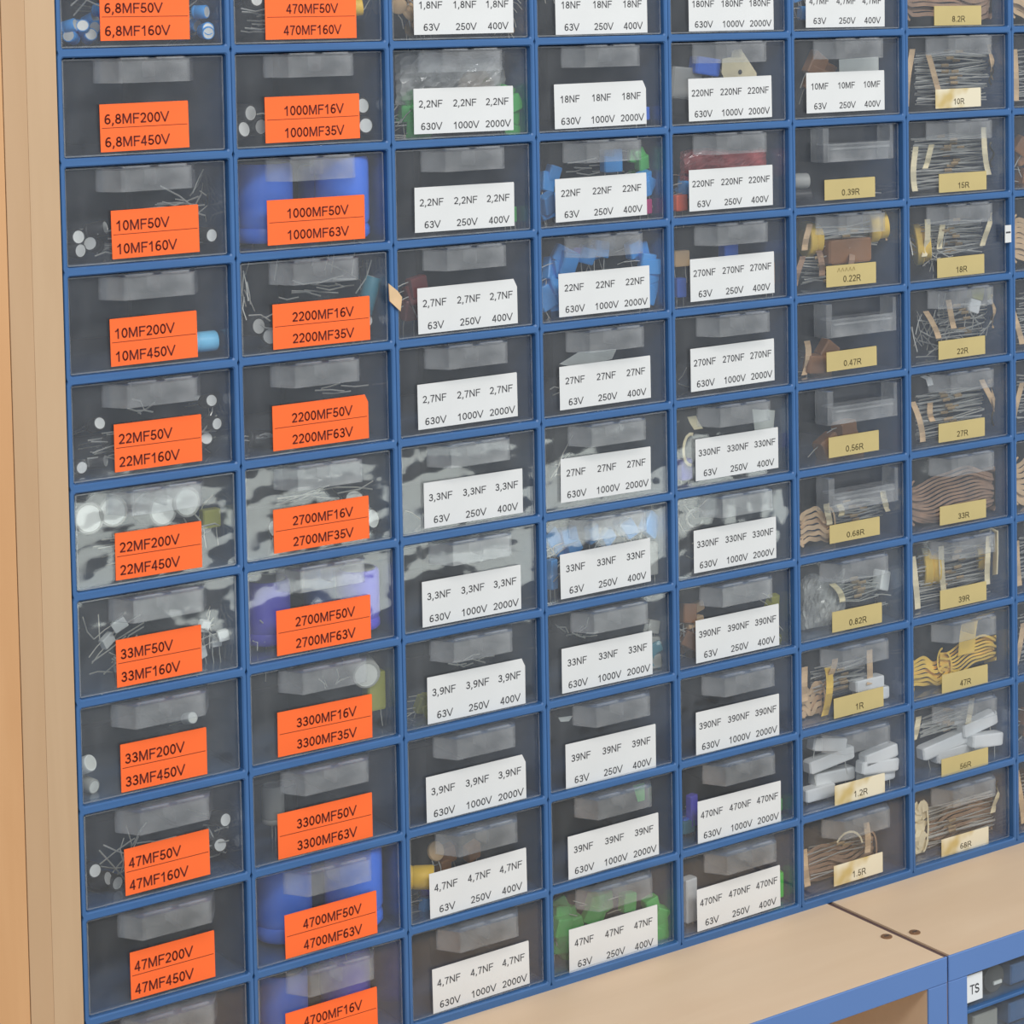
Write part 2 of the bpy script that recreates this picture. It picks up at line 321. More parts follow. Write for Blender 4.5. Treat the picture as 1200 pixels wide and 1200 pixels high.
V63, V630 = ['63V', '250V', '400V'], ['630V', '1000V', '2000V']
T = {}
for r, (a, bb) in enumerate((('6,8MF50V', '6,8MF160V'), ('6,8MF200V', '6,8MF450V'), ('10MF50V', '10MF160V'), ('10MF200V', '10MF450V'), ('22MF50V', '22MF160V'),
        ('22MF200V', '22MF450V'), ('33MF50V', '33MF160V'), ('33MF200V', '33MF450V'), ('47MF50V', '47MF160V'), ('47MF200V', '47MF450V'))): T[0, r] = (a, bb)
for r, (a, bb) in enumerate((('470MF50V', '470MF160V'), ('1000MF16V', '1000MF35V'), ('1000MF50V', '1000MF63V'), ('2200MF16V', '2200MF35V'), ('2200MF50V', '2200MF63V'),
        ('2700MF16V', '2700MF35V'), ('2700MF50V', '2700MF63V'), ('3300MF16V', '3300MF35V'), ('3300MF50V', '3300MF63V'), ('4700MF50V', '4700MF63V'), ('4700MF16V', ''))): T[1, r] = (a, bb)
for c, vals in ((2, ('1,8NF a', '2,2NF b', '2,2NF a', '2,7NF a', '2,7NF b', '3,3NF a', '3,3NF b', '3,9NF a', '3,9NF b', '4,7NF a', '4,7NF b')),
                (3, ('18NF a', '18NF b', '22NF a', '22NF b', '27NF a', '27NF b', '33NF a', '33NF b', '39NF a', '39NF b', '47NF a')),
                (4, ('180NF b', '220NF b', '220NF a', '270NF a', '270NF b', '330NF a', '330NF b', '390NF a', '390NF b', '470NF b', '470NF a')),
                (5, ('4,7MF a', '10MF a'))):
    for r, s in enumerate(vals):
        v, k = s.split(); T[c, r] = (v, V63 if k == 'a' else V630)
for r, s in enumerate(('0.39R', '0.22R', '0.47R', '0.56R', '0.68R', '0.82R', '1R', '1.2R', '1.5R')): T[5, r + 2] = s
for r, s in enumerate(('8.2R', '10R', '15R', '18R', '22R', '27R', '33R', '39R', '47R', '56R', '68R')): T[6, r] = s
# sticker corners read off the photograph: left x, right x, top y and bottom y at the left edge
LB = {0: [(117.5, 221.5, -8, 48), (118, 221, 122.5, 178.7), (131.5, 233, 247, 304), (130, 231, 374, 430), (134.5, 236, 497.5, 553.7), (135.5, 236, 625, 680.5),
          (137, 236, 750, 806), (142, 242, 872.5, 929), (147, 245.5, 995, 1050), (153.5, 251.5, 1116, 1172)],
      1: [(311, 417, -6, 46.7), (311, 421, 114, 168), (313.5, 427, 235, 288), (320, 433, 357, 410), (320, 431.5, 476, 529), (321, 432, 597.5, 649),
          (324.5, 434, 716, 769), (325.5, 435.5, 835, 887.5), (326, 436, 954, 1007.5), (334.5, 441.5, 1072.5, 1124), (335.5, 442, 1187.5, 1239)],
      2: [(485, 601, -12, 41), (485, 601, 104, 157.5), (486, 602, 220, 273), (490, 606, 338, 392), (490, 606, 451, 504), (497, 612, 566, 619.5),
          (495, 610, 682, 735.5), (501, 615, 794, 849), (500, 616, 911, 964.5), (504, 617, 1024, 1077), (507.5, 620, 1136, 1188)],
      3: [(651, 758, -12, 41), (650, 757, 99, 151.5), (651, 757.5, 210, 261), (655, 761, 321, 372), (656, 762, 430, 481), (657, 762, 538, 589.5),
          (657, 762, 650, 702.5), (658.5, 764, 760.5, 813), (663, 768, 872.5, 925), (666, 771.5, 980.5, 1031), (667, 770, 1089.5, 1141)],
      4: [(807, 906, -12, 37), (807, 904, 92.5, 142.5), (807.5, 905, 199.5, 248), (809, 907, 304, 354), (809.5, 907, 409, 459.5), (815, 911.5, 515, 564),
          (813, 909, 622, 672), (815.5, 912.5, 727.5, 777.5), (815.5, 912.5, 835, 885), (817.5, 914.5, 939.5, 989), (817, 914, 1042.5, 1092)],
      5: [(944, 1036, -15, 32.5), (945, 1036, 85.5, 133), (966, 1025, 211, 235), (968, 1026, 312, 337), (968.5, 1027, 413, 436), (971, 1029.5, 513, 537),
          (972, 1030.5, 616, 637.5), (975, 1033, 717.5, 741.5), (977, 1035, 819, 842.5), (978, 1036.5, 921, 944.5), (977, 1034, 1015, 1039)],
      6: [(1094.5, 1149.5, 7, 30), (1096, 1149, 105, 127.5), (1100, 1155.5, 204, 226), (1098, 1153, 303, 326), (1099.5, 1154, 400, 422), (1099.5, 1153.5, 497, 519),
          (1101, 1155, 594, 616), (1101.5, 1155.5, 692.5, 715), (1103.5, 1157, 791, 813), (1103, 1157.5, 890, 911), (1103, 1158, 984, 1005)]}
CLIP = {(1, 4), (2, 3), (2, 7), (3, 1), (2, 8)}
WAVES = {(0, 5), (1, 5), (2, 5), (3, 5), (4, 5), (0, 6), (0, 7), (1, 6), (1, 7), (2, 6), (2, 7), (3, 6), (3, 7), (4, 6), (5, 7)}
WORN = {(6, 1), (5, 9), (5, 10), (6, 10)}
FRAMED = {(5, 2), (5, 4), (5, 5), (5, 6)}
rnd = random.Random(7)

def sticker(root, c, r, front_y):
    xl, xr, yt, yb = LB[c][r]
    A = at(xl, yb, front_y); Bp = at(xl, yt, front_y)
    z0, z1 = A.z, Bp.z; x0 = A.x
    q = at(xr, yb, front_y)
    # right edge: find the x whose column matches xr at the sticker's middle height
    x1 = q.x
    for _ in range(4):
        v = Vector((x1, front_y, (z0 + z1) / 2)) - CP
        px = PX + FP * v.dot(RI) / v.dot(FW); x1 += (xr - px) * 0.0007
    lw, lh = x1 - x0, z1 - z0
    kind = 'o' if c < 2 else ('w' if isinstance(T[c, r], tuple) else 'y')
    mt = {'o': ORANGE, 'w': WHITE, 'y': STAIN if (c, r) in WORN else YELLOW}[kind]
    g = MB(); k = 0.07 * lw if (c, r) in CLIP else 0.0006
    pr = [(0, 0), (lw, 0), (lw, lh - k), (lw - k * .5, lh), (0, lh)]
    g.rings([[(x, 0, z) for x, z in pr], [(x, -0.00025, z) for x, z in pr]], cap0=True, cap1=True)
    loc = Vector((x0, front_y - 0.0001, z0)) - root.location
    st = obj('sticker', g.mesh('sticker', mt), root, loc)
    st.rotation_euler.y = math.radians(rnd.uniform(-0.5, 0.5))
    e = MB()
    if kind == 'o':
        a_, b_ = T[c, r]
        for s, zc in ((a_, 0.685 * lh), (b_, 0.205 * lh)):
            if not s: continue
            if c == 0: put_text(e, s, '6,8MF200V', 0.73 * lw, 0.205 * lh, 0.045 * lw, zc, 'L', 0.014)
            else: put_text(e, s, '1000MF16V', 0.635 * lw, 0.205 * lh, 0.51 * lw, zc, 'C', 0.014)
        o = obj('lettering', e.mesh('lettering', INKO), st, (0, -0.00040, 0))
        e2 = MB(); e2.box(0.02 * lw, 0.985 * lw, -0.00005, 0, 0.495 * lh, 0.507 * lh); obj('ruled_line', e2.mesh('ruled_line', INKO), st, (0, -0.00028, 0))
    elif kind == 'w':
        v, vv = T[c, r]
        small = len(v) == 4 and ',' not in v
        for i in range(3):
            put_text(e, v, '220NF', 0.265 * lw, 0.155 * lh, (0.165, 0.505, 0.835)[i] * lw, 0.66 * lh, 'C', 0.006)
            put_text(e, vv[i], '2000V', 0.262 * lw, 0.155 * lh, (0.17, 0.515, 0.84)[i] * lw, 0.165 * lh, 'C', 0.006)
        obj('lettering', e.mesh('lettering', INKW), st, (0, -0.00040, 0))
    else:
        s = T[c, r]
        put_text(e, s, '0.39R', 0.36 * lw, 0.30 * lh, (0.51) * lw, 0.33 * lh, 'C', 0.004)
        obj('lettering', e.mesh('lettering', INKY), st, (0, -0.00040, 0))
        if (c, r) == (5, 3):
            e3 = MB(); xs = 0.22 * lw
            for q in range(5): e3.tube([(xs + q * .075 * lw, 0, .68 * lh), (xs + (q * .075 + .03) * lw, 0, .86 * lh), (xs + (q * .075 + .05) * lw, 0, .7 * lh)], 0.00018, 4)
            h = obj('handwriting', e3.mesh('handwriting', PENCIL), st, (0, -0.0004, 0)); h['label'] = 'faint pencil scribble'
    return mt

WORDS = {'o': 'orange', 'w': 'white', 'y': 'yellow'}
HOLD = {(0, 0): 'blue capacitors', (0, 1): 'nothing', (0, 3): 'one light blue capacitor', (1, 2): 'tall blue capacitors', (1, 9): 'big blue capacitors', (2, 1): 'a film bag and green blocks',
        (3, 3): 'sky blue blocks', (3, 10): 'green blocks', (4, 2): 'a red bag', (5, 9): 'white blocks', (6, 6): 'brown folded tape', (6, 8): 'yellow folded tape'}
DR = {}
for c in range(NC):
    for r in range(0, 11):
        dx = rnd.uniform(-0.0003, 0.0003); fy = DY + rnd.uniform(-0.0008, 0.0008)
        if c == 7:
            lab = ('clear plastic drawer seen as a thin sliver at the right photo edge, ' + ('topmost', 'second', 'third', 'fourth', 'fifth', 'sixth', 'seventh', 'eighth', 'ninth', 'tenth', 'lowest')[r] + ' one')
        elif (c, r) not in T: lab = 'clear plastic drawer cut off at the bottom photo edge beneath the 47MF200V drawer'
        else:
            t_ = T[c, r]
            if c < 2: s = 'orange sticker %s %s' % t_ if t_[1] else 'orange sticker %s' % t_[0]
            elif isinstance(t_, tuple): s = 'white sticker %s %s' % (t_[0], t_[1][0])
            else: s = 'yellow sticker ' + t_
            lab = ('clear drawer with framed grip and ' if (c, r) in FRAMED else 'clear plastic drawer with ') + s
            if (c, r) in HOLD and HOLD[c, r] != 'nothing': lab += ', holding ' + HOLD[c, r]
            if len(lab.split()) < 11: lab += ', ' + ('first', 'second', 'third', 'fourth', 'fifth', 'sixth', 'seventh')[c] + ' column' + (' near the cabinet bottom' if '4,7NF' in lab else '')
        root = thing('drawer', lab, 'drawer', (c * W + hw + 0.0007 + dx, fy, GZ(r) + hh + 0.0003), 'clear drawers in the blue cabinet')
        wv = (c, r) in WAVES
        obj('tray', TRAYW if wv else TRAY, root)
        obj('front_panel', FRONTW if wv else FRONT, root)
        obj('handle', FGM if (c, r) in FRAMED else GM, root)
        if (c, r) in T: sticker(root, c, r, fy)
        elif (c, r) == (0, 10):
            g = MB(); g.box(0.03, 0.086, -0.0003, -0.00005, 0.004, 0.028); obj('sticker', g.mesh('sticker', ORANGE), root)
        root.rotation_euler = (math.radians(rnd.uniform(-0.25, 0.15)), 0, 0)
        DR[c, r] = root

# ------------------------------------------------------------------ contents
def cell(c, r): return Vector((c * W + hw + 0.002, DY + 0.004, GZ(r) + hh + 0.0018))
IW, IH = dw - 0.0026, dh * 0.95
def slope(c, r):
    d = cell(c, r) + Vector((IW / 2, 0, IH / 2)) - CP; return d.x / d.y, d.z / d.y
def lean(c, r, g):
    """contents lie towards the far side of the drawer, low on its floor"""
    kx, kz = slope(c, r); out_ = []
    for x, y, z in g.v:
        out_.append((min(max(x + kx * (y + .002), .0012), IW - .0012), y, max(z + kz * y, .0006)))
    g.v = out_; return g
def spot(c, r, x, y, z, hx=.004, ym=.0065):
    kx, kz = slope(c, r); X, Z = x * IW, z * IH
    y = max(y, ym)
    while y > ym and X + kx * (y + .002) > IW - hx: y -= .001
    return cell(c, r) + Vector((min(max(X + kx * (y + .002), hx), IW - hx), y, max(Z + kz * y, .0012)))
KEEP = []
def wh(c, r):
    if (c, r) in T:
        t_ = T[c, r]; return (t_ + (' sixth-column' if c == 5 else '')) if isinstance(t_, str) else (t_[0] if c < 2 else '%s %s' % (t_[0], t_[1][0]))
    return 'sliver right of ' + T[6, r] if c == 7 else 'lowest left'
CAPM = {}
def can_mesh(rr, L_, col):
    key = (round(rr, 5), round(L_, 5), col)
    if key in CAPM: return CAPM[key]
    g = MB(); n = 18; P_ = [(rr * .9, 0), (rr, rr * .12), (rr, rr * .35), (rr * .93, rr * .5), (rr, rr * .68), (rr, L_ - rr * .15), (rr * .92, L_), (rr * .8, L_)]
    def rg(q, z): return [(q * math.cos(2 * math.pi * k / n), q * math.sin(2 * math.pi * k / n), z) for k in range(n)]
    g.rings([rg(*p) for p in P_], 0, True, False)
    g.rings([rg(rr * .8, L_), rg(rr * .78, L_ - rr * .05), rg(rr * .1, L_ - rr * .05)], 1, False, True)
    e = MB()
    for s in (-1, 1): e.tube([(s * rr * .4, 0, 0), (s * rr * .45, 0, -0.006), (s * rr * .6, 0.001 * s, -0.018)], 0.00032, 4)
    l1, l2 = MB(), MB()
    l1.tube([(-rr * .4, 0, 0), (-rr * .45, 0.0004, -0.006), (-rr * .7, 0.001, -0.019)], 0.00034, 5)
    l2.tube([(rr * .4, 0, 0), (rr * .45, 0, -0.007), (rr * .3, -0.001, -0.022)], 0.00034, 5)
    CAPM[key] = (g.mesh('can', [COL[col], ALU], True), l1.mesh('lead', WIRE), l2.mesh('lead', WIRE)); return CAPM[key]
def aim(o, d, roll=0.0):
    o.rotation_euler = (Vector(d).normalized().to_track_quat('Z', 'Y') @ Matrix.Rotation(roll, 3, 'Z').to_quaternion()).to_euler()
def side(x): return 'left of the sticker' if x < .35 else ('right of the sticker' if x > .68 else 'behind the sticker')
def cap(c, r, x, y, z, rr, L_, d, col='black', leads=True, lab=None):
    me, l1, l2 = can_mesh(rr, L_, col)
    dn = Vector(d).normalized()
    if abs(dn.z) > .9: pos = spot(c, r, x, y, z, rr + .001, rr - .002)
    else:
        tip = spot(c, r, x, max(y - L_ * .8, 0), z + rr * .3 / IH, rr * abs(dn.y) + .001, .0015 + rr * (1 - abs(dn.y)))
        pos = tip - dn * L_; o0 = cell(c, r); pos.x = min(max(pos.x, o0.x + rr), o0.x + IW - rr); pos.z = max(pos.z, o0.z + rr * .9); dn = tip - pos; d = dn
    o = obj('electrolytic_capacitor', me, None, pos); aim(o, d, rnd.uniform(0, 3))
    tag(o, lab or '%s round capacitor with silver top %s in the %s drawer' % (col, side(x), wh(c, r)), 'capacitor', 'capacitors in the %s drawer' % wh(c, r))
    if leads: obj('lead', l1, o); obj('lead', l2, o)
    return o
def heap_caps(c, r, n, rr, L_, col, xs, zmax=0.4, seed=0):
    q = random.Random(seed * 31 + c * 17 + r)
    for i in range(n):
        x = q.uniform(*xs); a_ = q.uniform(-1.2, 1.2)
        d = (math.sin(a_) * .7, -q.uniform(.3, 1), q.uniform(-.25, .45))
        cap(c, r, x, q.uniform(0.012, 0.03) + L_ * .5, (rr / IH) * 1.05 + q.uniform(0, 1) * zmax * i / max(1, n), rr, L_, d, col)
BLKM = {}
def block(c, r, x, y, z, sx, sy, sz, col, rot=0.0, tilt=0.0, name='film_capacitor', cat='capacitor', lab=None, leads=True):
    key = (round(sx, 4), round(sy, 4), round(sz, 4), col)
    if key not in BLKM:
        g = MB(); q = min(sx, sy, sz) * .12
        def rc(i, z_): return [(-sx / 2 + i, -sy / 2, z_), (sx / 2 - i, -sy / 2, z_), (sx / 2, -sy / 2 + i, z_), (sx / 2, sy / 2 - i, z_), (sx / 2 - i, sy / 2, z_), (-sx / 2 + i, sy / 2, z_), (-sx / 2, sy / 2 - i, z_), (-sx / 2, -sy / 2 + i, z_)]
        def sh(rg, f): return [(a_ * f, b_ * f, c_) for a_, b_, c_ in rg]
        g.rings([sh(rc(q, 0), .93), rc(q, q), rc(q, sz - q), sh(rc(q, sz), .93)])
        l = MB(); l.tube([(0, 0, 0), (0, 0, -0.004), (0.001, 0, -0.011)], 0.0003, 5)
        BLKM[key] = (g.mesh('block', COL[col]), l.mesh('lead', WIRE))
    me, lm = BLKM[key]
    o = obj(name, me, None, spot(c, r, x, y, z, sx / 2 if abs(math.sin(rot)) < .8 else sz / 2 + .002, max(sy / 2, .0045) if sx > .02 else .0075)); o.rotation_euler = (tilt, rot, rnd.uniform(-.3, .3) if sx < .02 else 0)
    tag(o, lab or '%s %s %s in the %s drawer' % (col, {'film_capacitor': 'box-shaped capacitor', 'cement_resistor': 'ceramic bar resistor'}.get(name, name.replace('_', ' ')), side(x), wh(c, r)), cat, '%s blocks in the %s drawer' % (col, wh(c, r)))
    if leads:
        for s in (-1, 1): obj('lead', lm, o, (s * sx * .35, 0, 0))
    return o
def heap_blocks(c, r, n, size, col, xs, zs, seed=0, name='film_capacitor', cat='capacitor'):
    q = random.Random(seed * 13 + c * 7 + r)
    for i in range(n):
        block(c, r, q.uniform(*xs), q.uniform(0.010, 0.022), zs[0] + (zs[1] - zs[0]) * (i + .3) / n, size[0], size[1], size[2], col, q.uniform(-.6, .6) + (1.57 if q.random() < .5 else 0), q.uniform(-.3, .3), name, cat, None, True)
def wires(c, r, n, xs, zs, L_, seed=0, flat=False):
    """loose component leads: one tangle"""
    q = random.Random(seed + c * 5 + r * 3); g = MB()
    for i in range(n):
        x = q.uniform(*xs) * IW; z = q.uniform(*zs) * IH; y = q.uniform(0.006, 0.022)
        a_ = q.uniform(-.25, .25) if flat else q.uniform(-.5, 2.6); l = L_ * q.uniform(.6, 1.2)
        p0 = Vector((x, y, z)); p2 = p0 + Vector((math.cos(a_) * l, q.uniform(-.004, .004), math.sin(a_) * l * .8))
        for p in (p0, p2): p.x = min(max(p.x, 0.002), IW - .002); p.z = min(max(p.z, 0.001), IH * .93)
        pm = (p0 + p2) / 2 + Vector((q.uniform(-.002, .002), 0, q.uniform(-.002, .002)))
        g.tube([p0, pm, p2], 0.00044, 4)
    o = obj('wire_tangle', lean(c, r, g).mesh('wire_tangle', WIRE), None, cell(c, r)); o['kind'] = 'stuff'
    return tag(o, 'tangle of thin bare wire leads inside the %s drawer' % wh(c, r), 'wire')
def strip_pts(q, x, z0, z1, y, amp, n=9, ph=0.0):
    return [(x + amp * math.sin(ph + 2.4 * k / n), y + 0.002 * math.sin(k), z0 + (z1 - z0) * k / n) for k in range(n + 1)]
def loom(c, r, x0, x1, z0, z1, tape='tan', n=26, tapes=3, seed=0, dark=False, lab=None):
    """taped resistors: parallel leads and bodies held between paper bands"""
    q = random.Random(seed + c + r * 11)
    t = thing('resistor_bundle', lab or 'bundle of resistors on %s paper tape inside the %s drawer' % (tape, wh(c, r)), 'resistors', cell(c, r))
    g, h = MB(), MB()
    for i in range(n):
        z = (z0 + (z1 - z0) * (i + .5) / n) * IH + q.uniform(-.001, .001); y = q.uniform(0.007, 0.02)
        a_, b_ = x0 * IW + q.uniform(0, .004), x1 * IW - q.uniform(0, .004); sag = q.uniform(-.003, .003)
        g.tube([(a_, y, z), ((a_ + b_) / 2, y + .001, z + sag), (b_, y, z + q.uniform(-.002, .002))], 0.00046, 4)
        xm = (a_ + b_) / 2 + q.uniform(-.3, .3) * (b_ - a_) * .5
        if i % 2: h.tube([(xm - .0035, y, z + sag), (xm - .003, y, z + sag), (xm + .003, y, z + sag), (xm + .0035, y, z + sag)], 0.0012, 6)
    o = obj('leads', lean(c, r, g).mesh('leads', WIRE), t); o['kind'] = 'stuff'
    o = obj('resistor_bodies', lean(c, r, h).mesh('resistor_bodies', RESB), t); o['kind'] = 'stuff'
    for i in range(tapes):
        x = (x0 if i % 2 == 0 else x1) * IW + q.uniform(-.006, .006) + (0 if i < 2 else (x1 - x0) * IW * .3)
        x = min(max(x, .004), IW - .004)
        k = MB(); za = z0 * IH + (z1 - z0) * IH * q.uniform(0, .45) * (i > 0); zb_ = min(z1 * IH + .004, IH * .93) - (z1 - z0) * IH * q.uniform(0, .4) * (i != 1); sl = q.uniform(-.011, .011)
        k.ribbon([(px_ + sl * (j / 9 - .5), py_, pz_) for j, (px_, py_, pz_) in enumerate(strip_pts(q, x, max(za, .001), zb_, 0.0045 + .0015 * (i // 2), q.uniform(-.004, .004), ph=q.uniform(0, 2)))], (0.0052, 0.0012, 0), .0003)
        obj('paper_tape', lean(c, r, k).mesh('paper_tape', TAPE[tape]), t)
    return t
def folded(c, r, x0, x1, z0, z1, tape='brown', n=10, seed=0, y=0.005, extra=''):
    """paper tape folded to and fro, its edges to the front"""
    q = random.Random(seed + c * 3 + r)
    t = thing('folded_resistor_tape', 'concertina of %s paper resistor tape folded %sin the %s drawer' % (tape, extra, wh(c, r)), 'resistors', cell(c, r))
    wd = (x1 - x0) * IW; ph = q.uniform(0, 6); nm = 16
    for i in range(n):
        zb = (z0 + (z1 - z0) * (i + .5) / n) * IH; pts = []
        for k in range(nm + 1):
            u_ = k / nm; env = math.sin(math.pi * u_) ** .5
            pts.append((x0 * IW + wd * u_ * (1 - .03 * abs(math.sin(i * 1.7))), y + 0.0105 + .0012 * math.sin(i * 2.1 + 3 * u_), zb + env * (.0034 * math.sin(ph + 5.2 * u_ + i * .13) + .0012 * math.sin(ph * 2 + 13 * u_ + i * .4)) + (1 - env) * (z0 + z1 - 2 * (z0 + (z1 - z0) * (i + .5) / n)) * IH * .18))
        k = MB(); k.ribbon(pts, (0, 0.017 + q.uniform(-.002, .002), 0), (z1 - z0) / n * IH * .36); obj('paper_tape', lean(c, r, k).mesh('paper_tape', TAPE[tape]), t)
    for s, xx in ((-1, x0 + .03), (1, x1 - .03)):                    # turned folds at both ends
        k = MB(); zc = (z0 + z1) / 2 * IH; hz = (z1 - z0) / 2 * IH * .92
        k.ribbon([(xx * IW + s * .004 * math.cos(a_) * 1.2, y + .006, zc + hz * math.sin(a_)) for a_ in [math.pi * (j / 10 - .5) for j in range(11)]], (0, 0.012, 0), .0007)
        obj('tape_fold', lean(c, r, k).mesh('tape_fold', TAPE[tape]), t)
    return t
def reel(c, r, x, y, z, ro, L_, d, col='yellow'):
    t = thing('tape_roll', 'roll of %s tape inside the %s drawer%s' % (col, wh(c, r), '' if x < .5 else ', at its other end'), 'tape', spot(c, r, x, y, z, ro * .7, ro * .8)); aim(t, d)
    n = 20
    for j, f in enumerate((1.0, .86)):
        g = MB(); R_ = ro * f
        def rg(q, z_): return [(q * math.cos(2 * math.pi * k / n), q * math.sin(2 * math.pi * k / n) * .95, z_) for k in range(n)]
        g.rings([rg(R_ * .55, -L_ / 2), rg(R_ * .95, -L_ / 2), rg(R_, -L_ * .38), rg(R_, L_ * .38), rg(R_ * .95, L_ / 2), rg(R_ * .55, L_ / 2), rg(R_ * .55, -L_ / 2)], 0, False, False)
        obj('coil', g.mesh('coil', TAPE[col], True), t, (0, 0, j * L_ * 1.02))
    return t
def sheet(c, r, pts, mt, name, lab, cat, th=.0004, y=0.006):
    g = MB(); P_ = [(x * IW, z * IH) for x, z in pts]
    g.rings([[(x, y + .0006 * math.sin(x * 400), z) for x, z in P_], [(x, y - th + .0006 * math.sin(x * 400), z) for x, z in P_]])
    o = obj(name, lean(c, r, g).mesh(name, mt), None, cell(c, r)); return tag(o, lab, cat)
def bag(c, r, x0, x1, z0, z1, mt, lab, seed=1, name='plastic_bag'):
    q = random.Random(seed); nx, nz = 22, 12; g = MB()
    def side(s):
        out = []
        for j in range(nz + 1):
            for i in range(nx + 1):
                u_, v_ = i / nx, j / nz; puff = (math.sin(math.pi * u_) * math.sin(math.pi * v_)) ** .5 if 0 < u_ < 1 and 0 < v_ < 1 else 0
                out.append(((x0 + (x1 - x0) * u_) * IW + q.uniform(-.0008, .0008), .0145 + s * (.0085 * puff + q.uniform(0, .0016) * (puff > 0)), (z0 + (z1 - z0) * v_ * (1 + .08 * math.sin(u_ * 7))) * IH))
        return out
    fs = [(j * (nx + 1) + i, j * (nx + 1) + i + 1, (j + 1) * (nx + 1) + i + 1, (j + 1) * (nx + 1) + i) for j in range(nz) for i in range(nx)]
    g.add(side(-1), fs); g.add(side(1), [tuple(reversed(f)) for f in fs])
    o = obj(name, lean(c, r, g).mesh(name, mt), None, cell(c, r)); return tag(o, lab, 'bag')
def disc(c, r, x, y, z, rr, col, tilt):
    key = ('disc', rr, col)
    if key not in BLKM:
        g = MB(); n = 16
        def rg(q, z_): return [(q * math.cos(2 * math.pi * k / n), q * math.sin(2 * math.pi * k / n), z_) for k in range(n)]
        g.rings([rg(rr * .6, -.0016), rg(rr * .93, -.0010), rg(rr, 0), rg(rr * .93, .0010), rg(rr * .6, .0016)])
        l = MB(); l.tube([(0, -rr * .95, 0), (.001, -rr * 1.6, .001), (0, -rr * 2.6, .002)], .0003, 4)
        BLKM[key] = (g.mesh('disc', COL[col], True), l.mesh('lead', WIRE))
    me, lm = BLKM[key]
    o = obj('disc_capacitor', me, None, spot(c, r, x, y, z, rr)); o.rotation_euler = tilt
    tag(o, '%s disc capacitor %s in the %s drawer' % (col, side(x), wh(c, r)), 'capacitor', '%s disc capacitors in the %s drawer' % (col, wh(c, r)))
    for s in (-1, 1): obj('lead', lm, o, (s * rr * .4, 0, 0))

up = (0, 0, 1); out = (0, -1, .1)
# --- column 0
heap_caps(0, 0, 12, .0037, .008, 'sky', (.04, .30), .35, 1); heap_caps(0, 0, 8, .0037, .008, 'sky', (.76, .95), .3, 2)
wires(0, 0, 14, (.05, .3), (.3, .8), .022, 1); wires(0, 0, 10, (.72, .85), (.3, .8), .02, 2)
for x, z, d in ((.07, .22, (.1, -1, .1)), (.08, .07, (.3, -1, 0)), (.24, .30, (.7, -.7, .2)), (.86, .12, (-.2, -1, 0)), (.93, .13, (.2, -1, 0)), (.8, .1, (-.5, -.8, .1)), (.14, .14, (-.6, -.6, .2))):
    cap(0, 2, x, .018, z + .03, .0042, .011, d)
wires(0, 2, 9, (.12, .36), (.05, .35), .02, 3, True); wires(0, 2, 8, (.78, .86), (.4, .7), .022, 4); wires(0, 2, 6, (.45, .7), (.5, .62), .02, 5, True)
cap(0, 3, .985, .010, .14, .0056, .014, (1, -.1, .02), 'lightblue', False, 'single light blue capacitor lying in the 10MF200V drawer')
for x, z, d in ((.17, .52, (.1, -1, .3)), (.29, .30, (.4, -1, .2)), (.05, .06, (.1, -1, 0)), (.9, .62, (0, -1, .2)), (.93, .35, (.2, -1, 0)), (.86, .2, (-.4, -1, .3)), (.2, .1, (.6, -.6, .1))):
    cap(0, 4, x, .016, z + .03, .0038, .010, d)
wires(0, 4, 16, (.06, .34), (.15, .5), .022, 6, True); wires(0, 4, 12, (.76, .9), (.1, .45), .018, 7); wires(0, 4, 4, (.4, .46), (.6, .7), .014, 8)
for x, z in ((.06, .70), (.24, .74), (.56, .66), (.72, .72)): cap(0, 5, x, .016, z * .95, .0088, .020, (.2 * (x - .4), -1, .12), 'grey', True)
wires(0, 5, 12, (.05, .4), (.15, .5), .03, 9, True); wires(0, 5, 8, (.75, .85), (.3, .7), .02, 10)
block(0, 5, .87, .012, .42, .011, .006, .010, 'olive')
heap_blocks(0, 6, 4, (.006, .004, .008), 'white', (.05, .34), (.1, .75), 1, 'jumper_plug', 'connector'); heap_blocks(0, 6, 4, (.006, .004, .006), 'white', (.78, .93), (.1, .5), 2, 'jumper_plug', 'connector')
wires(0, 6, 14, (.05, .32), (.08, .6), .02, 11); wires(0, 6, 8, (.78, .9), (.1, .5), .015, 12)
cap(0, 7, .05, .014, .35, .0046, .010, (.5, -1, .5), 'white', True); cap(0, 7, .07, .014, .08, .0040, .010, (.3, -1, .1), 'grey', True); cap(0, 7, .72, .014, .62, .0032, .008, (.1, -1, .3), 'white', True)
for x, z, d in ((.06, .30, (.1, -1, .1)), (.14, .18, (.7, -1, .3)), (.92, .52, (.2, -1, .1)), (.82, .42, (.9, -.4, .5)), (.88, .25, (-.4, -1, .1)), (.2, .1, (.3, -1, .1))):
    cap(0, 8, x, .018, z + .02, .0042, .011, d)
wires(0, 8, 16, (.05, .34), (.12, .55), .026, 13); wires(0, 8, 12, (.76, .9), (.15, .75), .022, 14, True)
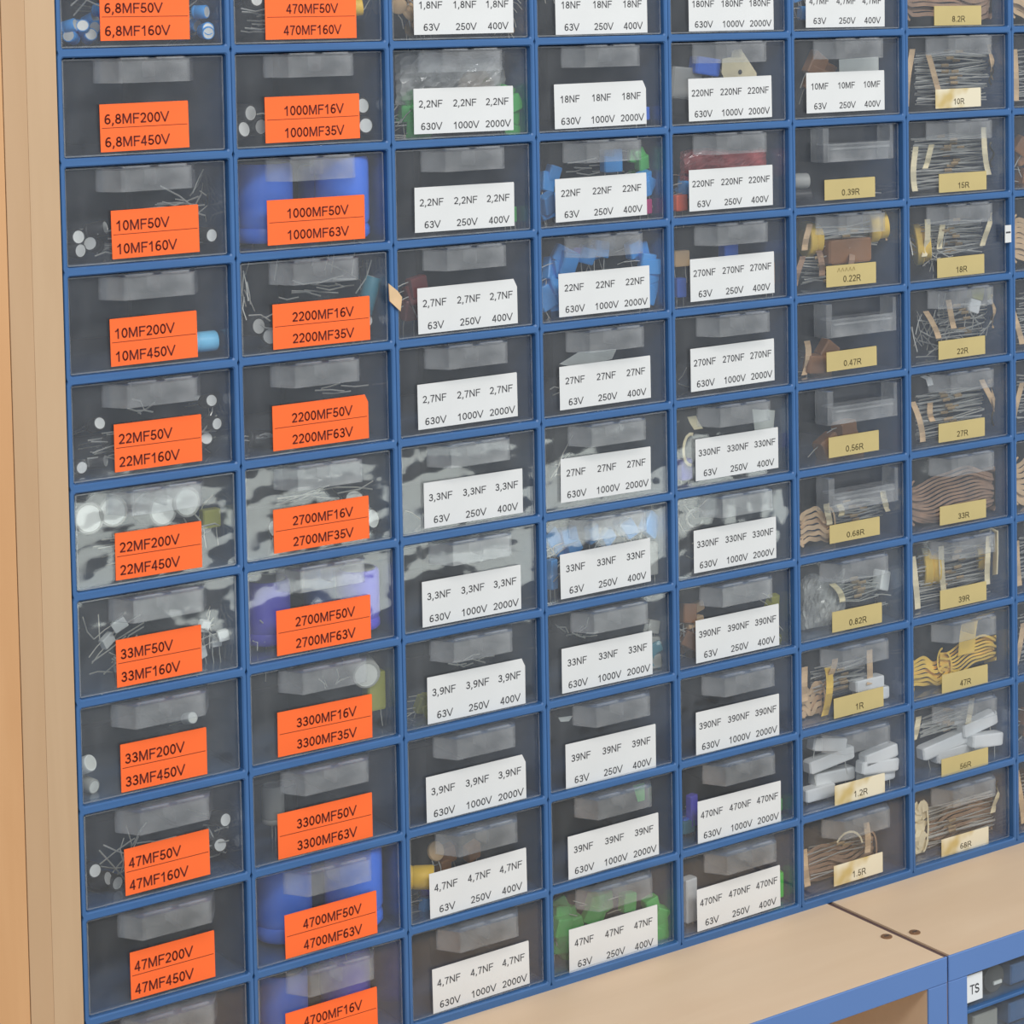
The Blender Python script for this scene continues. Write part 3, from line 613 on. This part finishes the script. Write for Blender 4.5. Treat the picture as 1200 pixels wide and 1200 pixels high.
# --- column 1
cap(1, 0, .10, .018, .72, .0105, .030, (.1, -1, .1), 'violet', True); cap(1, 0, .16, .014, .44, .0042, .010, (0, -1, .1)); cap(1, 0, .9, .016, .34, .0050, .020, (1, -.4, .1), 'yellow')
wires(1, 0, 14, (.04, .25), (.1, .5), .02, 15, True); wires(1, 0, 8, (.76, .9), (.2, .5), .02, 16)
for x, z, d in ((.1, .30, (.3, -1, 0)), (.05, .12, (.4, -1, .2)), (.89, .33, (.1, -1, .1)), (.90, .1, (-.5, -1, 0)), (.17, .14, (.2, -1, 0))): cap(1, 1, x, .017, z + .03, .0050, .014, d)
wires(1, 1, 9, (.04, .2), (.1, .35), .016, 17, True)
cap(1, 2, .17, .022, .02, .0165, .044, up, 'blue', True, 'tall blue capacitor at the left in the 1000MF50V drawer'); cap(1, 2, .80, .024, .02, .0155, .046, up, 'blue', True, 'tall blue capacitor at the right in the 1000MF50V drawer')
cap(1, 2, .60, .052, .02, .0150, .040, up, 'blue', True, 'blue capacitor at the back of the 1000MF50V drawer')
for x, z, d in ((.12, .25, (.2, -1, .1)), (.2, .12, (-.4, -1, 0)), (.88, .2, (.1, -1, .4))): cap(1, 3, x, .02, z, .0052, .016, d)
cap(1, 3, .86, .016, .30, .0050, .022, (.3, -.1, 1), 'teal'); wires(1, 3, 8, (.03, .1), (.3, .6), .024, 18); wires(1, 3, 10, (.2, .7), (.55, .8), .02, 19, True); wires(1, 3, 8, (.8, .92), (.4, .9), .03, 20)
wires(1, 4, 5, (.05, .14), (.15, .25), .012, 21, True); wires(1, 4, 4, (.5, .75), (.55, .68), .02, 22, True); cap(1, 4, .2, .03, .1, .005, .014, (1, -.3, 0))
heap_caps(1, 5, 7, .0065, .018, 'black', (.1, .9), .5, 3); wires(1, 5, 8, (.2, .7), (.45, .7), .03, 23, True)
cap(1, 6, .12, .024, .06, .0135, .036, up, 'violet', True, 'violet capacitor at the left in the 2700MF50V drawer'); cap(1, 6, .86, .026, .14, .0125, .034, up, 'violet', True, 'violet capacitor at the right in the 2700MF50V drawer')
cap(1, 6, .55, .040, .16, .0135, .034, up, 'blue', True, 'blue capacitor behind the 2700MF50V sticker'); wires(1, 6, 10, (.05, .2), (.06, .3), .014, 24)
cap(1, 7, .82, .020, .68, .0085, .022, (-.5, -1, -.1), 'grey', True); block(1, 7, .90, .03, .3, .012, .008, .022, 'olive'); wires(1, 7, 4, (.5, .6), (.62, .7), .012, 25)
cap(1, 8, .13, .028, .40, .0065, .022, up, 'grey'); cap(1, 8, .20, .05, .1, .008, .02, up, 'black')
cap(1, 9, .18, .024, .03, .0170, .042, up, 'blue', True, 'big blue capacitor at the left in the 4700MF50V drawer'); cap(1, 9, .74, .026, .03, .0170, .046, up, 'blue', True, 'big blue capacitor at the right in the 4700MF50V drawer')
cap(1, 9, .45, .062, .03, .0160, .040, up, 'blue', True, 'big blue capacitor at the back of the 4700MF50V drawer')
cap(1, 10, .16, .026, .03, .0150, .036, up, 'blue', True, 'blue capacitor in the 4700MF16V drawer'); cap(1, 10, .62, .036, .03, .0150, .04, up, 'violet', True, 'violet capacitor in the 4700MF16V drawer')
# --- column 2
q = random.Random(5)
for i in range(16): disc(2, 0, q.uniform(.03, .2), q.uniform(.012, .024), .1 + .055 * i, .0052, 'tan', (q.uniform(.6, 1.9), q.uniform(-.6, .6), q.uniform(-1, 1)))
for i in range(5): disc(2, 0, q.uniform(.84, .92), q.uniform(.012, .02), .1 + .12 * i, .0052, 'tan', (q.uniform(.8, 1.9), q.uniform(-.6, .6), 0))
wires(2, 0, 12, (.04, .2), (.3, .8), .014, 30)
bag(2, 1, .02, .86, .38, .97, BAGM, 'crumpled clear film bag above the green blocks in the 2,2NF 630V drawer')
heap_blocks(2, 1, 9, (.011, .006, .010), 'green', (.05, .16), (.04, .38), 3); heap_blocks(2, 1, 6, (.010, .006, .010), 'green', (.84, .94), (.04, .4), 4)
disc(2, 1, .68, .02, .6, .008, 'tan', (1.4, 0, 0)); disc(2, 1, .58, .02, .58, .008, 'tan', (1.7, .2, 0))
block(2, 2, .86, .01, .06, .006, .004, .007, 'sky'); block(2, 2, .90, .01, .07, .004, .004, .009, 'green')
heap_blocks(2, 3, 5, (.012, .006, .012), 'dark red', (.06, .22), (.15, .6), 5)
wires(2, 5, 3, (.1, .2), (.1, .3), .02, 31); wires(2, 6, 4, (.1, .8), (.05, .12), .02, 32, True)
heap_blocks(2, 7, 4, (.010, .006, .010), 'olive', (.08, .2), (.06, .3), 6); wires(2, 7, 6, (.3, .6), (.6, .68), .02, 33, True)
cap(2, 9, .12, .018, .42, .0070, .016, (1, -.4, 0), 'yellow', True, 'yellow round capacitor in the 4,7NF 63V drawer'); heap_blocks(2, 9, 3, (.009, .005, .008), 'sky', (.06, .16), (.04, .12), 7)
heap_blocks(2, 9, 3, (.010, .006, .010), 'brown', (.2, .5), (.5, .62), 8); disc(2, 9, .2, .014, .75, .006, 'tan', (1.2, .3, 0)); block(2, 9, .13, .02, .22, .01, .006, .009, 'violet')
# --- column 3
block(3, 0, .1, .016, .6, .008, .005, .008, 'teal'); block(3, 1, .86, .012, .06, .010, .006, .008, 'blue')
heap_blocks(3, 2, 6, (.009, .006, .012), 'sky', (.03, .09), (.04, .55), 9); block(3, 2, .60, .014, .60, .014, .006, .014, 'sky'); heap_blocks(3, 2, 3, (.010, .006, .010), 'sky', (.86, .92), (.25, .42), 10)
heap_blocks(3, 2, 4, (.008, .006, .009), 'green', (.75, .9), (.5, .85), 11); block(3, 2, .89, .009, .04, .010, .006, .009, 'magenta'); wires(3, 2, 8, (.2, .6), (.6, .75), .02, 34, True)
heap_blocks(3, 3, 9, (.011, .006, .014), 'sky', (.04, .2), (.04, .66), 12); heap_blocks(3, 3, 7, (.010, .006, .012), 'sky', (.86, .93), (.04, .6), 13)
heap_blocks(3, 3, 5, (.011, .006, .010), 'sky', (.35, .8), (.66, .74), 14); block(3, 3, .17, .012, .68, .016, .006, .010, 'sky', .5); block(3, 3, .3, .014, .70, .008, .006, .008, 'violet')
sheet(3, 4, ((.14, .60), (.30, .72), (.62, .70), (.58, .58), (.3, .52)), PAPER, 'paper_scrap', 'curled grey paper scrap inside the 27NF 63V drawer', 'paper'); wires(3, 4, 2, (.05, .08), (.2, .3), .01, 35)
wires(3, 5, 4, (.05, .1), (.1, .7), .03, 36)
heap_blocks(3, 6, 6, (.010, .006, .010), 'sky', (.06, .2), (.55, .8), 15); heap_blocks(3, 6, 4, (.009, .005, .011), 'sky', (.3, .8), (.60, .7), 16); block(3, 6, .05, .010, .15, .006, .005, .018, 'sky')
block(3, 6, .86, .012, .62, .014, .006, .014, 'sky', .6); block(3, 6, .90, .014, .1, .010, .006, .020, 'grey'); wires(3, 6, 6, (.03, .1), (.2, .6), .012, 37)
heap_blocks(3, 7, 5, (.007, .005, .008), 'teal', (.82, .92), (.08, .4), 17); heap_blocks(3, 7, 4, (.009, .006, .008), 'grey', (.82, .92), (.1, .6), 18); wires(3, 7, 8, (.15, .35), (.6, .75), .012, 38)
sheet(3, 8, ((.08, .86), (.2, .84), (.17, .78), (.1, .80)), PAPER, 'paper_scrap', 'tiny white paper scrap inside the 39NF 63V drawer', 'paper')
sheet(3, 9, ((.70, .93), (.80, .93), (.80, .7), (.74, .7)), COL['green'], 'green_slip', 'green slip at the top of the 39NF 630V drawer', 'paper')
heap_blocks(3, 10, 12, (.012, .007, .012), 'green', (.04, .14), (.03, .7), 19); heap_blocks(3, 10, 6, (.010, .006, .012), 'green', (.84, .93), (.03, .4), 20); heap_blocks(3, 10, 5, (.012, .006, .010), 'green', (.25, .75), (.6, .7), 21)
# --- column 4
block(4, 1, .30, .012, .60, .020, .009, .011, 'blue', .15, 0, 'film_capacitor', 'capacitor', 'blue block capacitor beside the tan board in the 220NF 630V drawer')
t = thing('paper_board', 'tan card with a punched hole inside the 220NF 630V drawer', 'card', cell(4, 1))
g = MB(); P_ = [(.46, .62), (.47, .80), (.55, .82), (.56, .90), (.64, .92), (.78, .60), (.78, .50), (.50, .50)]
g.rings([[(x * IW, .0052, z * IH) for x, z in P_], [(x * IW, .0046, z * IH) for x, z in P_]]); obj('card', lean(4, 1, g).mesh('card', TAPE['cream']), t)
g = MB(); g.rings([[(.63 * IW + .0016 * math.cos(k * .63), .0045, .62 * IH + .0016 * math.sin(k * .63)) for k in range(10)], [(.63 * IW + .0016 * math.cos(k * .63), .0043, .62 * IH + .0016 * math.sin(k * .63)) for k in range(10)]]); obj('punched_hole', lean(4, 1, g).mesh('punched_hole', DARK), t)
block(4, 1, .10, .016, .30, .024, .010, .020, 'grey', .1, 0, 'relay_block', 'component', 'pale grey block at the left of the 220NF 630V drawer', False); wires(4, 1, 5, (.42, .5), (.6, .68), .008, 40)
bag(4, 2, .08, .90, .38, .80, RED, 'crumpled red film bag behind the 220NF 63V sticker', 3)
heap_blocks(4, 2, 3, (.009, .006, .011), 'sky', (.05, .10), (.2, .5), 22); block(4, 2, .06, .010, .03, .011, .007, .010, 'orange')
block(4, 3, .06, .014, .1, .007, .006, .012, 'blue'); block(4, 3, .87, .014, .15, .007, .005, .014, 'brown'); block(4, 3, .06, .02, .5, .012, .006, .010, 'tan'); block(4, 3, .5, .03, .56, .016, .006, .008, 'blue')
wires(4, 4, 2, (.03, .05), (.1, .3), .012, 41)
t = thing('cable_clip', 'curled cream clip in the upper left of the 330NF 63V drawer', 'clip', cell(4, 5))
k = MB(); k.ribbon([(.14 * IW + .006 * math.cos(a_), .008, .45 * IH + .010 * math.sin(a_)) for a_ in [math.pi * (.4 + j * .14) for j in range(9)]], (0, .008, 0), .0010); obj('loop', lean(4, 5, k).mesh('loop', TAPE['cream']), t)
k = MB(); k.ribbon([(.15 * IW, .007, .88 * IH), (.17 * IW, .007, .80 * IH), (.21 * IW, .007, .70 * IH)], (.007, .001, 0), .0006); obj('tail', lean(4, 5, k).mesh('tail', TAPE['cream']), t)
sheet(4, 5, ((.70, .86), (.92, .80), (.88, .3), (.74, .3)), PAPER, 'paper_slip', 'folded grey paper slip at the right of the 330NF 63V drawer', 'paper'); block(4, 5, .08, .010, .04, .009, .006, .013, 'violet'); block(4, 5, .9, .012, .3, .008, .006, .009, 'violet')
wires(4, 6, 8, (.04, .2), (.2, .8), .02, 42)
k = MB(); k.tube([(.17 * IW + .007 * math.cos(a_), .010, .72 * IH + .006 * math.sin(a_)) for a_ in [2 * math.pi * j / 14 for j in range(14)]], .0011, 6)
tag(obj('wire_loop', lean(4, 6, k).mesh('wire_loop', COL['grey'], True), None, cell(4, 6)), 'small grey wire ring in the 330NF 630V drawer', 'wire')
heap_blocks(4, 7, 6, (.010, .006, .012), 'brown', (.04, .10), (.08, .6), 23); heap_blocks(4, 7, 3, (.006, .005, .014), 'tan', (.03, .08), (.3, .8), 24); heap_blocks(4, 7, 4, (.007, .005, .012), 'olive', (.86, .92), (.1, .7), 25)
block(4, 9, .10, .012, .2, .007, .005, .020, 'violet'); heap_blocks(4, 9, 3, (.009, .006, .009), 'blue', (.05, .10), (.02, .5), 26); block(4, 9, .88, .02, .06, .007, .006, .008, 'green'); block(4, 9, .05, .012, .03, .010, .006, .008, 'teal')
block(4, 10, .06, .010, .02, .010, .007, .028, 'white', 0, 0, 'film_capacitor', 'capacitor', 'white upright block at the left of the 470NF 63V drawer'); block(4, 10, .95, .006, .03, .0095, .007, .0165, 'bright green', 0, 0, 'film_capacitor', 'capacitor', 'bright green block at the right of the 470NF 63V drawer')
# --- column 5
heap_blocks(5, 0, 4, (.009, .006, .012), 'sky', (.04, .09), (.15, .8), 27)
heap_blocks(5, 1, 3, (.016, .006, .016), 'brown', (.1, .35), (.3, .6), 28)
sheet(5, 1, ((.45, .74), (.84, .76), (.84, .14), (.78, .05), (.46, .06)), PAPER, 'paper_slip', 'white paper slip behind the 10MF sticker', 'paper')
cap(5, 2, .10, .012, .28, .0050, .014, (1, -.3, 0), 'grey'); cap(5, 2, .1, .012, .10, .0036, .016, (1, -.2, 0), 'black'); wires(5, 2, 4, (.6, .7), (.08, .14), .02, 43, True)
reel(5, 3, .12, .018, .70, .0125, .0052, (1, -.3, 0)); reel(5, 3, .76, .02, .80, .0115, .0062, (1, -.5, .1))
block(5, 3, .50, .010, .33, .038, .010, .016, 'brown', 0, 0, 'brown_module', 'component', 'brown block with slots behind the 0.22R sticker', False)
loom(5, 3, .18, .82, .55, .85, 'tan', 22, 2, 1); loom(5, 3, .05, .5, .08, .45, 'brown', 14, 3, 2, False, 'lower bundle of taped resistors at the left of the 0.22R drawer')
k = MB(); k.ribbon([(.66 * IW, .006, .10 * IH), (.74 * IW, .006, .16 * IH), (.82 * IW, .006, .12 * IH)], (0, .008, 0), .0006); tag(obj('paper_curl', k.mesh('paper_curl', TAPE['cream']), None, cell(5, 3)), 'small cream paper curl at the right of the 0.22R sticker', 'paper')
k = MB(); k.ribbon(strip_pts(q, .08 * IW, .04 * IH, .5 * IH, .008, .004), (.005, .001, 0), .0003); tag(obj('tape_strip', lean(5, 4, k).mesh('tape_strip', TAPE['tan']), None, cell(5, 4)), 'short tan tape strip standing in the 0.47R drawer', 'tape')
heap_blocks(5, 4, 3, (.014, .008, .012), 'brown', (.12, .3), (.03, .3), 29)
heap_blocks(5, 5, 4, (.020, .010, .016), 'brown', (.15, .45), (.03, .35), 30)
folded(5, 6, .03, .34, .05, .55, 'tan', 6, 1); loom(5, 6, .25, .90, .30, .55, 'cream', 18, 3, 3)
bag(5, 7, .02, .45, .04, .80, BAGM, 'crumpled clear film bag at the left of the 0.82R drawer', 7); loom(5, 7, .36, .80, .38, .66, 'cream', 20, 1, 4)
block(5, 7, .80, .010, .44, .011, .008, .013, 'white', .3, 0, 'white_plug', 'component', 'white end plug on the wires in the 0.82R drawer', False); wires(5, 7, 8, (.7, .8), (.15, .4), .02, 44, True)
loom(5, 8, .10, .66, .30, .72, 'tan', 24, 3, 5); folded(5, 8, .02, .22, .04, .55, 'tan', 5, 2, .008)
k = MB(); k.ribbon(strip_pts(q, .24 * IW, .04 * IH, .70 * IH, .0035, .005), (.0062, .001, 0), .0004); tag(obj('tape_strip', lean(5, 8, k).mesh('tape_strip', TAPE['yellow']), None, cell(5, 8)), 'bright yellow tape strip standing in the 1R drawer', 'tape')
for i, (x, z, l) in enumerate(((.70, .10, .028), (.66, .27, .026))): block(5, 8, x, .009, z, l, .008, .008, 'white', 0, 0, 'cement_resistor', 'resistor')
for i, (x, z, l, ro) in enumerate(((.28, .52, .040, -.1), (.30, .28, .036, .05), (.16, .08, .026, 0), (.76, .25, .034, .1), (.74, .12, .030, 0), (.78, .40, .030, -.1), (.25, .74, .03, .2))): block(5, 9, x, .009 + .004 * (i % 2), z, l, .008, .0085, 'white', ro, 0, 'cement_resistor', 'resistor')
folded(5, 10, .02, .72, .06, .62, 'brown', 8, 3, .008); loom(5, 10, .05, .70, .1, .66, 'tan', 20, 2, 6)
k = MB(); k.ribbon([(.46 * IW + .013 * math.sin(a_), .004, .42 * IH + .013 * math.cos(a_)) for a_ in [-.9 + .32 * j for j in range(8)]], (0, .008, 0), .0007); tag(obj('tape_strip', lean(5, 10, k).mesh('tape_strip', TAPE['cream']), None, cell(5, 10)), 'pale tape band looped over the bundle in the 1.5R drawer', 'tape')
# --- column 6
folded(6, 0, .02, .92, .04, .92, 'brown', 12, 4)
loom(6, 1, .08, .88, .06, .80, 'tan', 34, 4, 7); loom(6, 2, .04, .86, .05, .80, 'cream', 40, 4, 8)
reel(6, 3, .10, .018, .48, .0150, .0050, (1, -.7, .1)); loom(6, 3, .12, .80, .30, .75, 'cream', 26, 3, 9); wires(6, 3, 22, (.05, .4), (.05, .4), .02, 45)
wires(6, 4, 30, (.05, .4), (.05, .6), .026, 46); loom(6, 4, .30, .85, .30, .75, 'tan', 16, 4, 10); wires(6, 4, 16, (.7, .85), (.1, .6), .022, 47)
block(6, 4, .66, .012, .62, .010, .006, .009, 'white', .3, 0, 'film_capacitor', 'capacitor', 'small white block in the 22R drawer'); block(6, 4, .7, .012, .80, .012, .006, .009, 'olive', .3, 0, 'film_capacitor', 'capacitor', 'yellow green block in the 22R drawer')
loom(6, 5, .06, .80, .05, .72, 'tan', 36, 4, 11); sheet(6, 5, ((.12, .97), (.18, .92), (.2, .82), (.26, .83), (.24, .93), (.18, .98)), COL['white'], 'paper_curl', 'white paper curl at the top of the 27R drawer', 'paper', .0005, .003)
folded(6, 6, .02, .92, .04, .72, 'brown', 13, 5)
loom(6, 7, .06, .86, .05, .80, 'cream', 40, 3, 12); reel(6, 7, .15, .018, .62, .0140, .0060, (1, -.6, 0)); reel(6, 7, .74, .02, .58, .0085, .0040, (1, -.8, 0))
k = MB(); k.ribbon([(.74 * IW, .003, .97 * IH), (.86 * IW, .002, .98 * IH), (.93 * IW, .003, .92 * IH), (.93 * IW, .004, .6 * IH), (.92 * IW, .005, .3 * IH)], (0, .007, 0), .0006); tag(obj('tape_strip', lean(6, 7, k).mesh('tape_strip', TAPE['cream']), None, cell(6, 7)), 'cream tape band bent over the right side of the 39R drawer', 'tape')
folded(6, 8, .0, .40, .06, .52, 'yellow', 7, 6); folded(6, 8, .30, .92, .22, .60, 'yellow', 8, 7, .005, 'rightward ')
k = MB(); k.ribbon([(.58 * IW, .005, .42 * IH), (.60 * IW, .005, .7 * IH), (.62 * IW, .005, .86 * IH), (.84 * IW, .006, .94 * IH)], (.016, .001, 0), .0006); tag(obj('tape_strip', lean(6, 8, k).mesh('tape_strip', TAPE['yellow']), None, cell(6, 8)), 'wide yellow tape leading up to the grip of the 47R drawer', 'tape')
for i, (x, z, l, ro) in enumerate(((.36, .30, .05, -.12), (.70, .46, .034, -.15), (.50, .14, .05, 0), (.8, .2, .03, .1))): block(6, 9, x, .010 + .004 * (i % 2), z, l, .008, .009, 'white', ro, 0, 'cement_resistor', 'resistor')
loom(6, 9, .08, .60, .55, .85, 'cream', 22, 2, 13); loom(6, 10, .06, .90, .06, .72, 'cream', 34, 2, 14); folded(6, 10, .02, .14, .06, .86, 'cream', 5, 8); folded(6, 10, .15, .86, .10, .60, 'brown', 7, 9, .01)
# --- column 7 (only a sliver shows)
for r in range(0, 11):
    if r in (2, 9): heap_blocks(7, r, 3, (.012, .008, .012), 'brown', (.05, .15), (.1, .6), 31)
    elif r % 3 == 0: folded(7, r, .02, .5, .05, .8, 'tan', 8, 20 + r)
    else: loom(7, r, .03, .5, .06, .8, 'tan', 20, 2, 30 + r)

# scraps stuck to the cabinet face
p = at(463, 350, -0.001)
g = MB(); g.rings([[(x, y_, z) for x, z in ((-.0045, .009), (.0012, .0045), (.0042, .0005), (.0030, -.0075), (-.0040, -.0010))] for y_ in (0, -.0008)])
g = obj('tape_scrap', g.mesh('tape_scrap', TAPE['tan']), None, p); tag(g, 'brown tape scrap stuck on the upright beside the 2,7NF 63V drawer', 'tape')
p = at(1181, 274, -0.0004)
g = MB(); g.box(-.003, .003, -.0004, 0, -.006, .006); g.box(-.0022, .0022, -.0006, -.0004, .0005, .0016, 1)
tag(obj('paper_tag', g.mesh('paper_tag', [WHITE, INKW]), None, p), 'tiny white tag stuck on the upright beside the 18R drawer', 'tag')

# ------------------------------------------------------------------ clear bins in the right-hand lower shelf unit
x0 = SX + .0006 + TH + .0010; zt = ZS - TH - .0004
BW, BH = .078, .0215
def bin_(i, j, lab, sign=None):
    X, Zb = x0 + i * (BW + .003), zt - (j + 1) * (BH + .003) + .002
    t = thing('storage_bin', lab, 'bin', (X, FY + .004, Zb), 'clear bins under the worktop')
    g = MB(); g.box(0, BW, 0, .0012, 0, BH); obj('front_panel', g.mesh('front_panel', WAVY), t)
    g = MB(); g.box(0, BW, .0012, .15, 0, .0012); g.box(0, .0012, .0012, .15, .0012, BH - .002); g.box(BW - .0012, BW, .0012, .15, .0012, BH - .002)
    obj('tray', g.mesh('tray', WAVY), t)
    g = MB(); g.bbox(-.0004, BW + .0026, -.0030, .15, -.0024, -.0002, .0004); g.box(BW + .0004, BW + .0024, -.0028, .15, -.0002, BH); obj('runner', g.mesh('runner', BLUE), t)
    if sign:
        g = MB(); g.bbox(.0006, .0156, -.0006, -.0001, BH - .0185, BH - .001, .0002); s_ = obj('sticker', g.mesh('sticker', COL['white']), t)
        e = MB(); put_text(e, sign, 'TS', .0085, .0058, .0085, BH - .0105, 'C', .01); obj('lettering', e.mesh('lettering', INKW), s_, (0, -.0008, 0))
    return t
bin_(0, 0, 'small clear bin under the worktop with a white sticker reading TS', 'TS')
nm = (('beside the bin with the TS sticker', 'second from the bin with the TS sticker'), ('directly beneath the bin with the TS sticker', 'diagonally below the TS sticker bin', 'far along the second row of bins'),
      ('two rows beneath the bin with the TS sticker', 'middle of the third row of bins', 'far end of the third row of bins'))
for j in range(3):
    for i in range(3):
        if (i, j) != (0, 0): bin_(i, j, 'small clear bin under the worktop, ' + nm[j][i - 1 if j == 0 else i])
g = MB(); n = 16
for a0, a1, rr in ((0, .03, .0088), (.03, .034, .006)):
    g.rings([[(rr * math.cos(2 * math.pi * k / n), a0, rr * math.sin(2 * math.pi * k / n)) for k in range(n)], [(rr * math.cos(2 * math.pi * k / n), a1, rr * math.sin(2 * math.pi * k / n)) for k in range(n)]])
g.box(-.001, .006, -.001, 0, -.004, -.002, 1)
tag(obj('motor_can', g.mesh('motor_can', [DARK, COL['white']], True), None, (x0 + .030, FY + .0075, zt - .0118)), 'dark round can with a white mark in the bin with the TS sticker', 'motor')
for k_, (X, j, col, wd) in enumerate(((.046, 0, BLUE, .02), (.012, 1, COL['grey'], .022), (.044, 1, BLUE, .026), (.02, 2, COL['grey'], .03))):
    g = MB(); g.bbox(0, wd, 0, .03, 0, .013, .001)
    tag(obj('small_box', g.mesh('small_box', col), None, (x0 + X, FY + .008, zt - (j + 1) * (BH + .003) + .0034)), ('blue box inside the bin with the TS sticker', 'grey box inside the bin directly beneath the TS bin', 'blue box inside the bin directly beneath the TS bin', 'grey box two bins beneath the TS sticker')[k_], 'box')
